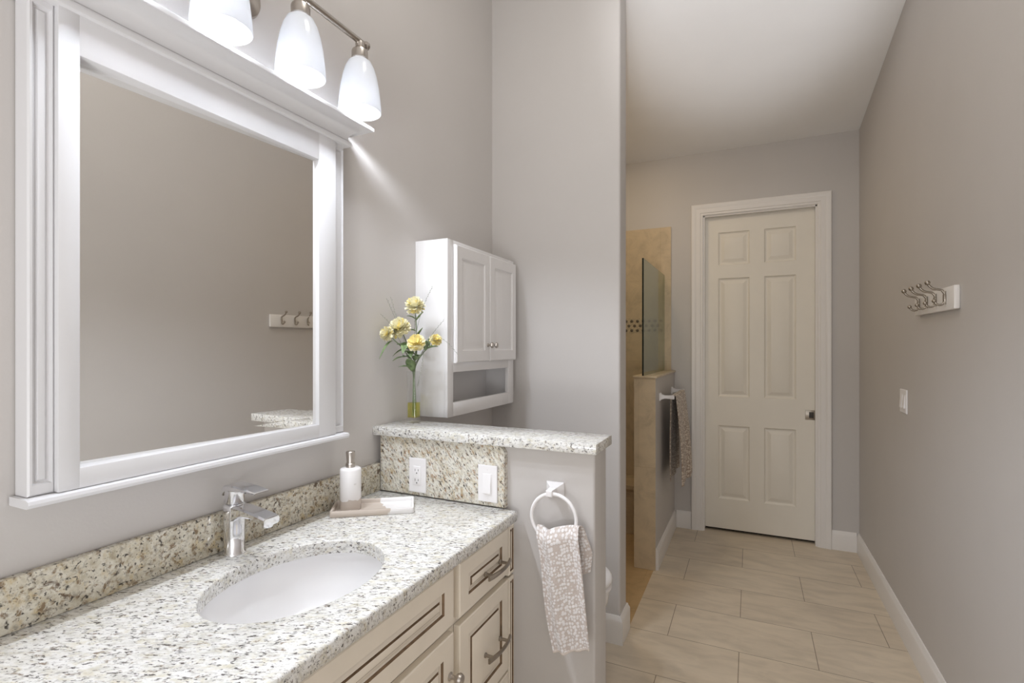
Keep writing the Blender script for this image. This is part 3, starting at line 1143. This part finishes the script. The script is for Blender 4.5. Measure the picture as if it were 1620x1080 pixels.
# ------------------------------------------------------------------ towel ring and hand towel
tr_ = thing('towel_ring', (-.552, PY0, .96), 'white towel ring mounted on the pony wall under the granite ledge', 'towel ring')
mb = MB()
mx_, mz = -.5655, .984
mb.loops([[(mx_ - a, PY0 - d, mz - c), (mx_ + a, PY0 - d, mz - c), (mx_ + a, PY0 - d, mz + c), (mx_ - a, PY0 - d, mz + c)] for a, c, d in
          ((.0295, .024, .0002), (.0295, .024, .006), (.027, .0215, .009), (.012, .011, .022), (.010, .010, .046), (.010, .010, .062), (.008, .008, .0635))])
mb.build('mount', M['plastic'], tr_, angle=20)
RC = (-.5535, 1.492, .909)
MB().torus(RC, .0735, .0058).build('ring', M['plastic'], tr_, angle=80)


def drape(name, mat, hem, place, ns, path_fb, label, cat):
    """a cloth hung over a bar: place(s, q, side) -> point. q runs front hem -> top -> back hem"""
    mb = MB()
    rows, uvs = [], []
    for (q, uvv) in path_fb:
        rows.append([place(i / (ns - 1), q) for i in range(ns)])
        uvs.append([(i / (ns - 1) * .16, uvv) for i in range(ns)])
    mb.grid(rows, uvs)
    o = mb.build(name, [mat, hem], angle=85)
    n_r = len(path_fb)
    for k, p in enumerate(o.data.polygons):
        pass
    md = o.modifiers.new('thickness', 'SOLIDIFY')
    md.thickness = .0045
    md.offset = 0
    sb = o.modifiers.new('smooth', 'SUBSURF')
    sb.levels = sb.render_levels = 1
    return tag(o, label, cat)


def hand_place(s, q):
    # q in [-1, 0]: front hem up to the top; q in (0, 1]: back down
    if q <= 0:
        t = -q          # 0 top, 1 hem
        zt = .886 + .006 * s + .016 * max(0, s - .5) - .016 * math.exp(-((s - .22) / .16) ** 2)
        zbot = .506 + .040 * s
        xl = -.609 + .062 * t + .004 * math.sin(t * 7)
        xr_ = -.468 + .040 * t ** .8
        z = zt + (zbot - zt) * t
        x = xl + (xr_ - xl) * s
        fold = .010 * math.sin(s * 9.5 + .6 + .8 * t) * (1 - .35 * t) + .006 * math.sin(s * 17 - 1.0 * t) * (.4 + .6 * t)
        y = 1.462 + fold + .022 * max(0, .08 - t) / .08 - .006 * math.sin(PI * s)
        return (x, y, z)
    t = q
    zt = .888 + .008 * s + .016 * max(0, s - .5) - .016 * math.exp(-((s - .22) / .16) ** 2)
    zbot = .70 + .05 * s
    x = -.600 + .03 * t + (.133 + .014 * min(1, t * 1.6) * s) * s - .05 * max(0, t - .6) * s
    z = zt + (zbot - zt) * t
    y = 1.512 + .005 * math.sin(s * 12 + t * 2) - .022 * max(0, .1 - t) / .1
    return (x, y, z)


path = [(-1 + i / 40, -i * .0095) for i in range(40)] + [(0.0, -.38)] + [((i + 1) / 18, -.385 - i * .0098) for i in range(18)]
ht = drape('hand_towel', M['towel'], M['towel_hem'], hand_place, 44, path, 'beige hand towel with white spots hanging from the ring on the pony wall', 'towel')
for p in ht.data.polygons:
    if p.index < 43 * 1:
        p.material_index = 1

# ------------------------------------------------------------------ wall cabinet over the toilet
CY0, CY1, CZ0, CZ1 = 1.767, 2.403, 1.151, 1.879
CXF = -1.130
wc = thing('wall_cabinet', (-1.19, 2.085, CZ0), 'white two-door wall cabinet with an open cubby hung above the toilet', 'cabinet')
mb = MB()
t_ = .016
mb.box(XL + .0005, CXF, CY0, CY0 + t_, CZ0, CZ1, .001)
mb.box(XL + .0005, CXF, CY1 - t_, CY1, CZ0, CZ1, .001)
mb.box(XL + .0005, CXF, CY0 + .002, CY1 - .002, CZ1 - t_, CZ1 - .0005)
mb.box(XL + .0005, CXF, CY0 + .002, CY1 - .002, CZ0 + .0005, CZ0 + t_)
mb.box(XL + .0005, CXF - .001, CY0 + .002, CY1 - .002, 1.352, 1.366)
mb.box(XL + .0006, XL + .006, CY0 + .002, CY1 - .002, CZ0 + .002, CZ1 - .002)
# face frame
for y0, y1 in ((CY0, CY0 + .045), (CY1 - .062, CY1)):
    mb.box(CXF - .0005, CXF + .0175, y0, y1, CZ0, CZ1, .001)
for z0, z1 in ((CZ0, 1.208), (1.334, 1.376), (CZ1 - .028, CZ1)):
    mb.box(CXF - .0004, CXF + .0174, CY0 + .01, CY1 - .01, z0, z1, .001)
body = mb.build('body', M['cab'], wc)
mb = MB()
for y, z in ((2.03, 1.295), (1.97, 1.232)):
    MB().lathe([(.004, 0), (.004, .002), (.002, .003)], (XL + .006, y, z), 'X', 12).build('screw', M['dnickel'], body)
CPX = [(0, 0, 0), (.004, -.004, 0), (.010, -.0055, 0), (.016, -.0055, 0), (.034, -.0015, 0), (.038, -.001, 0)]
dx = CXF + .0176
for y0, y1, ky in ((1.812, 2.107, 2.088), (2.111, 2.402, 2.131)):
    mb = MB().board(y0, y1, 1.372, 1.862, .016, [(y0 + .045, y1 - .045, 1.372 + .05, 1.862 - .05)], CPX, lambda u, v, d: (dx + .0165 + d, u, v), edge=((0, -.005), (.005, 0)))
    d = mb.build('door', M['cab'], wc, angle=18)
    MB().lathe([(.0085, 0), (.0085, .002), (.005, .004), (.0045, .012), (.006, .015), (.0115, .019), (.0135, .023), (.0115, .028), (.005, .030)], (dx + .0165, ky, 1.446), 'X', 20).build('knob', M['nickel'], d, label='small round nickel knob')

# ------------------------------------------------------------------ toilet
TY = 2.075
to = thing('toilet', (-.95, TY, 0), 'white toilet behind the pony wall with only its lid and bowl front showing', 'toilet')


def egg(xb, xf, hw, z, n=40):
    """elongated oval: squarish at the back xb, round at the front xf"""
    pts = []
    xm = xf - hw * 1.25
    for i in range(n):
        a = 2 * PI * i / n
        c, s = math.cos(a), math.sin(a)
        if c >= 0:
            pts.append((xm + (xf - xm) * c, TY + hw * s, z))
        else:
            pts.append((xm + (xm - xb) * (-abs(c) ** .6), TY + hw * math.copysign(abs(s) ** .75, s), z))
    return pts


mb = MB()
mb.loops([egg(-1.16, -.66, .11, 0.0005), egg(-1.16, -.66, .11, .03), egg(-1.15, -.70, .10, .12), egg(-1.13, -.66, .115, .2), egg(-1.10, -.57, .16, .30), egg(-1.08, -.535, .18, .38), egg(-1.08, -.530, .182, .425), egg(-1.075, -.538, .175, .434)])
mb.build('bowl', M['ceramic'], to, angle=60)
mb = MB()
mb.loops([egg(-1.05, -.524, .185, .435), egg(-1.05, -.520, .188, .441), egg(-1.05, -.520, .188, .452), egg(-1.05, -.526, .184, .458)])
mb.build('seat', M['plastic'], to, angle=50)
mb = MB()
mb.loops([egg(-1.05, -.524, .185, .460), egg(-1.05, -.518, .189, .466), egg(-1.05, -.519, .188, .480), egg(-1.045, -.530, .180, .490), egg(-1.03, -.57, .15, .495)])
mb.build('lid', M['plastic'], to, angle=50)
mb = MB()
mb.box(XL + .012, -1.075, TY - .20, TY + .20, .43, .80, .025, 3)
tk = mb.build('tank', M['ceramic'], to, angle=50)
MB().box(XL + .008, -1.068, TY - .207, TY + .207, .8005, .835, .012, 3).build('tank_lid', M['ceramic'], to, angle=50)
MB().box(-1.0745, -1.062, TY - .17, TY - .115, .735, .750, .004).build('flush_lever', M['chrome'], tk, label='chrome flush lever')

# ------------------------------------------------------------------ vase and flowers
VXc, VYc, VZ = -1.184, 1.638, 1.1453
va = thing('vase', (VXc, VYc, VZ), 'slim clear glass vase with yellow water on the end of the granite ledge', 'vase')


def sq(hw, z, r=.006, n=4):
    pts = []
    for cx_, cy_, a0 in ((hw - r, hw - r, 0), (-hw + r, hw - r, PI / 2), (-hw + r, -hw + r, PI), (hw - r, -hw + r, 1.5 * PI)):
        for i in range(n):
            a = a0 + PI / 2 * i / (n - 1)
            pts.append((VXc + cx_ + r * math.cos(a), VYc + cy_ + r * math.sin(a), VZ + z))
    return pts


mb = MB()
hw = .0215
mb.loops([sq(hw - .001, 0), sq(hw, .001), sq(hw, .198), sq(hw - .001, .199), sq(hw - .003, .198, .004), sq(hw - .003, .021, .004)])
mb.build('glass_body', M['vase'], va, angle=50)
mb = MB()
mb.loops([sq(hw - .0034, .0214, .004), sq(hw - .0034, .078, .004)])
mb.build('water', M['water'], va, angle=50, label='yellow tinted water')


def petal(mb, base, d, up, L, W, curl, mi=0):
    """a small cupped petal"""
    side = d.cross(up).normalized()
    rows = []
    for k, (s, wd) in enumerate(((0, .35), (.35, .85), (.72, 1.0), (1.0, .55))):
        c = base + d * (L * s) + up * (curl * L * s * s)
        rows.append([c - side * W * wd * .5 + up * .12 * W, c, c + side * W * wd * .5 + up * .12 * W])
    mb.grid(rows, None, mi)


def bloom(parent, c, r, axis, mat_i=0, flat=1.0):
    mb = MB()
    c = Vector(c)
    ax = Vector(axis).normalized()
    u = ax.orthogonal().normalized()
    v = ax.cross(u)
    for ring, (el, nn, L) in enumerate(((-.75, 9, .92), (-.4, 13, .98), (-.08, 14, 1.0), (.22, 14, 1.0), (.50, 13, 1.0), (.78, 11, 1.0), (1.08, 8, .98), (1.38, 5, .96))):
        el *= flat
        for k in range(nn):
            a = 2 * PI * (k + .5 * (ring % 2)) / nn + random.uniform(-.1, .1)
            d = (u * math.cos(a) + v * math.sin(a)) * math.cos(el) + ax * math.sin(el)
            d = (d + Vector((random.uniform(-.08, .08), random.uniform(-.08, .08), random.uniform(-.08, .08)))).normalized()
            upv = (ax - d * ax.dot(d))
            if upv.length < .05:
                upv = u.copy()
            upv.normalize()
            petal(mb, c + d * r * .15, d, upv, r * L * .88 * random.uniform(.92, 1.06), r * .46, random.uniform(.05, .22), 1 if (ring > 5 and mat_i) or random.random() < .12 + .3 * mat_i else 0)
    return mb.build('bloom', [M['petal'], M['petal2']], parent, angle=70)


def leaf(parent, p, d, L, W, droop=.25):
    mb = MB()
    d = Vector(d).normalized()
    side = d.cross(Vector((0, 0, 1))).normalized()
    up = side.cross(d)
    n = 9
    rows = []
    for i in range(n):
        s = i / (n - 1)
        wv = W * math.sin(PI * min(1, s * .97 + .03)) ** .8 * (1 - .3 * s)
        c = Vector(p) + d * L * s - Vector((0, 0, 1)) * droop * L * s * s
        rows.append([c - side * wv * .5 + up * wv * .22, c - side * wv * .25 + up * wv * .07, c, c + side * wv * .25 + up * wv * .07, c + side * wv * .5 + up * wv * .22])
    mb.grid(rows)
    o = mb.build('leaf', M['leaf'], parent, angle=80)
    md = o.modifiers.new('thickness', 'SOLIDIFY')
    md.thickness = .0008
    return o


def blade(parent, pts):
    mb = MB()
    q = bez(pts, 8)
    n = len(q)
    mb.tube(q, [.0011 * (1 - .75 * i / n) for i in range(n)], 5)
    # seed spikelets along the outer half
    for i in range(n // 2, n, 1):
        p = q[i]
        d = (q[min(i + 1, n - 1)] - q[max(i - 1, 0)]).normalized()
        sgn = 1 if i % 2 else -1
        off = Vector((.0022 * sgn, .0012, .001))
        mb.tube([p, p + d * .003 + off, p + d * .007 + off * .8], [.0003, .0008, .0002], 5)
    return mb.build('grass_blade', M['grass'], parent, angle=80)


def flower(k, c, r, axis, foot, mid, label, leaves, mat_i=0, flat=1.0, blades=()):
    o = thing('flower', foot, label, 'flower', 'yellow flowers in the glass vase')
    c = Vector(c)
    ax = Vector(axis).normalized()
    mb = MB()
    q = bez([foot] + mid + [c - ax * r * .25], 8)
    mb.tube(q, .0021, 8)
    # calyx
    mb.tube([c - ax * r * .5, c - ax * r * .3, c - ax * r * .05], [.002, .0065, .009], 10)
    mb.build('stem', M['stem'], o, angle=70)
    bloom(o, c, r, ax, mat_i, flat)
    for p, d, L, W, dr in leaves:
        leaf(o, p, d, L, W, dr)
    for pts in blades:
        blade(o, pts)
    return o


zf = VZ + .026
N = Vector((VXc, VYc, 1.355))     # where the stems gather
nk = lambda dx_, dy_, dz_: (N.x + dx_, N.y + dy_, N.z + dz_)
flower(0, (-1.174, 1.632, 1.594), .039, (.15, -.35, .9), (VXc + .001, VYc + .002, zf), [(VXc + .002, VYc + .001, 1.25), nk(.004, 0, 0), (-1.172, 1.638, 1.48)],
       'tallest pale yellow flower in the vase with a round full bloom',
       [((-1.172, 1.634, 1.545), (-.6, -.3, .5), .045, .022, .3), ((-1.172, 1.634, 1.54), (.75, -.2, .6), .055, .012, .0), ((-1.172, 1.636, 1.475), (.7, -.2, .7), .055, .013, .0), ((-1.173, 1.634, 1.50), (-.4, -.5, .3), .04, .024, .5)], 0, 1.0,
       [[nk(.004, 0, .02), (-1.165, 1.63, 1.50), (-1.12, 1.615, 1.60), (-1.075, 1.60, 1.66)]])
flower(1, (-1.212, 1.590, 1.508), .043, (-.15, -.6, .75), (VXc - .005, VYc - .003, zf), [(VXc - .003, VYc - .001, 1.25), nk(-.002, -.003, 0), (-1.198, 1.618, 1.44)],
       'largest pale yellow flower in the vase just below the tallest one',
       [((-1.196, 1.615, 1.455), (.3, -.8, -.1), .07, .036, .5), ((-1.193, 1.620, 1.43), (-.5, -.6, .1), .065, .026, .55), ((-1.190, 1.620, 1.42), (.5, -.6, .1), .06, .034, .5)], 0, .95,
       [[nk(-.004, -.004, .02), (-1.205, 1.60, 1.47), (-1.228, 1.57, 1.56), (-1.238, 1.545, 1.615)], [nk(-.003, -.004, .02), (-1.202, 1.605, 1.47), (-1.222, 1.58, 1.55), (-1.236, 1.565, 1.622)]])
flower(2, (-1.222, 1.528, 1.487), .029, (-.5, -.75, .35), (VXc - .008, VYc + .005, zf), [(VXc - .005, VYc + .002, 1.25), nk(-.004, -.004, 0), (-1.200, 1.600, 1.425), (-1.212, 1.552, 1.465)],
       'small pale yellow flower leaning out over the wall side of the vase',
       [((-1.195, 1.61, 1.44), (-.2, -.8, .4), .055, .03, .3), ((-1.188, 1.618, 1.395), (.1, -.8, .35), .06, .034, .3), ((-1.214, 1.548, 1.462), (-.05, -.9, -.15), .075, .014, .75), ((-1.198, 1.605, 1.40), (-.3, -.9, .1), .06, .018, .35)], 0, .85,
       [[(-1.20, 1.600, 1.43), (-1.218, 1.54, 1.52), (-1.228, 1.50, 1.555)]])
flower(3, (-1.145, 1.600, 1.452), .034, (.25, -.75, .5), (VXc + .005, VYc - .006, zf), [(VXc + .003, VYc - .003, 1.25), nk(.003, -.004, 0), (-1.160, 1.622, 1.415)],
       'golden centred yellow flower lowest in the vase with a flattened open bloom',
       [((-1.165, 1.618, 1.41), (-.5, -.6, .4), .05, .03, .2), ((-1.160, 1.618, 1.40), (.7, -.5, .3), .06, .026, .2), ((-1.170, 1.625, 1.385), (.55, -.55, .45), .075, .034, .25), ((-1.180, 1.620, 1.36), (-.45, -.85, .25), .06, .016, .2), ((-1.178, 1.618, 1.345), (.25, -.6, .65), .085, .045, .1), ((-1.175, 1.618, 1.35), (-.2, -.7, .55), .06, .03, .3)], 1, .6,
       [[nk(.005, -.003, .02), (-1.150, 1.60, 1.42), (-1.135, 1.575, 1.53), (-1.112, 1.56, 1.60)]])
flower(4, (-1.082, 1.634, 1.463), .024, (.55, -.35, .7), (VXc + .008, VYc + .005, zf), [(VXc + .005, VYc + .003, 1.25), nk(.005, .001, 0), (-1.140, 1.636, 1.415), (-1.105, 1.636, 1.442)],
       'smallest yellow flower leaning toward the white wall cabinet',
       [((-1.118, 1.634, 1.432), (.85, -.2, .25), .062, .026, .15), ((-1.128, 1.634, 1.425), (.3, -.3, .8), .05, .024, .1), ((-1.110, 1.634, 1.44), (.1, -.3, .9), .035, .010, .0)], 1, .7,
       [[nk(.006, .002, .02), (-1.13, 1.630, 1.43), (-1.06, 1.60, 1.475), (-1.0, 1.585, 1.455), (-.955, 1.58, 1.415)], [nk(.006, .002, .02), (-1.125, 1.630, 1.44), (-1.07, 1.60, 1.49), (-1.015, 1.585, 1.535)],
        [nk(.006, 0, .02), (-1.135, 1.628, 1.42), (-1.115, 1.60, 1.395), (-1.118, 1.585, 1.33), (-1.125, 1.58, 1.295)]])

# ------------------------------------------------------------------ hook rack
hr = thing('hook_rack', (XR, 2.613, 1.578), 'white board with four nickel double hooks on the bare greige wall', 'hook rack')
BX = XR - .019
MB().box(BX, XR - .0002, 2.367, 2.858, 1.578, 1.665, .004, 2).build('board', M['trim'], hr)


def hook(y):
    mb = MB()
    mb.tube(bez([(BX - .0035, y, 1.600), (BX - .0035, y, 1.625), (BX - .0035, y, 1.650)], 5), [.0045] * 3 + [.0062] * 5 + [.0045] * 3, 12)
    # upper arm
    up = bez([(BX - .004, y, 1.640), (BX - .012, y, 1.653), (BX - .024, y, 1.657), (BX - .038, y, 1.661), (BX - .050, y, 1.671), (BX - .054, y, 1.680)], 6)
    mb.tube(up, .0044, 10)
    # lower curl
    lo = bez([(BX - .004, y, 1.615), (BX - .008, y, 1.603), (BX - .018, y, 1.598), (BX - .029, y, 1.602), (BX - .034, y, 1.612)], 6)
    mb.tube(lo, .0044, 10)
    h_ = mb.build('hook', M['dnickel'], hr, angle=70, label='nickel double hook')
    return h_


for y in (2.450, 2.560, 2.671, 2.781):
    h_ = hook(y)
    for (x, z, r) in ((BX - .0560, 1.684, .0098), (BX - .036, 1.614, .0080)):
        MB().lathe([(.001, -r), (r * .7, -r * .72), (r, 0), (r * .7, r * .72), (.001, r)], (x, y, z), 'Z', 14).build('ball_tip', M['dnickel'], h_, angle=80)

# ------------------------------------------------------------------ towel bar and towel by the door
tb = thing('towel_bar', (HX1, 3.82, 1.10), 'white towel bar mounted on the shower half wall beside the door', 'towel bar')
for y in (3.538, 4.10):
    mb = MB()
    zz = 1.103
    mb.loops([[(HX1 + d, y - a, zz - c), (HX1 + d, y + a, zz - c), (HX1 + d, y + a, zz + c), (HX1 + d, y - a, zz + c)] for a, c, d in
              ((.024, .026, .0002), (.024, .026, .005), (.018, .018, .010), (.009, .010, .032), (.010, .011, .072), (.012, .0125, .078), (.012, .0125, .092), (.010, .0105, .094))])
    mb.build('post', M['plastic'], tb, angle=25)
MB().box(HX1 + .077, HX1 + .089, 3.545, 4.093, 1.097, 1.109, .002).build('rod', M['plastic'], tb)


def bath_place(s, q):
    y = 3.572 + .50 * s
    xb = HX1 + .083
    zt = 1.112
    if q <= 0:      # room side
        t = -q
        wav = .008 * math.sin(s * 11 + .5) * t + .006 * math.sin(s * 23) * t
        z = zt + (.505 - zt) * t
        if t < .03:
            ang = t / .03
            return (xb + .016 * math.sin(ang * PI / 2), y, zt + .006 * math.cos(ang * PI / 2) - .006)
        return (xb + .016 + .034 * math.sin(min(1, t) * PI * .55) + .030 * s * t + wav, y + .012 * t * math.sin(t * 4), z)
    t = q
    z = zt + (.525 - zt) * t
    if t < .03:
        ang = t / .03
        return (xb - .016 * math.sin(ang * PI / 2), y, zt + .006 * math.cos(ang * PI / 2) - .006)
    return (xb - .016 - .012 * math.sin(t * PI * .6) + .007 * math.sin(s * 13 + 1) * t, y + .006 * t, z)


path = [(-1 + i / 34, i * .016) for i in range(34)] + [(-.028, .545), (-.018, .55), (-.009, .555), (0.0, .56), (.009, .565), (.018, .57), (.028, .575)] + [((i + 1) / 34, .58 + i * .016) for i in range(1, 34)]
bt_ = drape('bath_towel', M['towel2'], M['towel_hem'], bath_place, 40, path, 'brown spotted bath towel folded over the bar on the shower half wall', 'towel')

# ------------------------------------------------------------------ shower glass
sg = thing('shower_glass', (-.632, 3.82, HZ + .0142), 'clear greenish frameless shower glass panel standing on the tiled half wall', 'glass panel')
MB().box(-.637, -.627, HY + .004, YF - .0125, HZ + .0142, 2.014).build('pane', M['glass'], sg, smooth=False)
MB().box(-.6371, -.6269, HY + .0005, HY + .0038, HZ + .0142, 2.0142).build('polished_edge', M['edge'], sg, smooth=False, label='dark green polished glass edge')
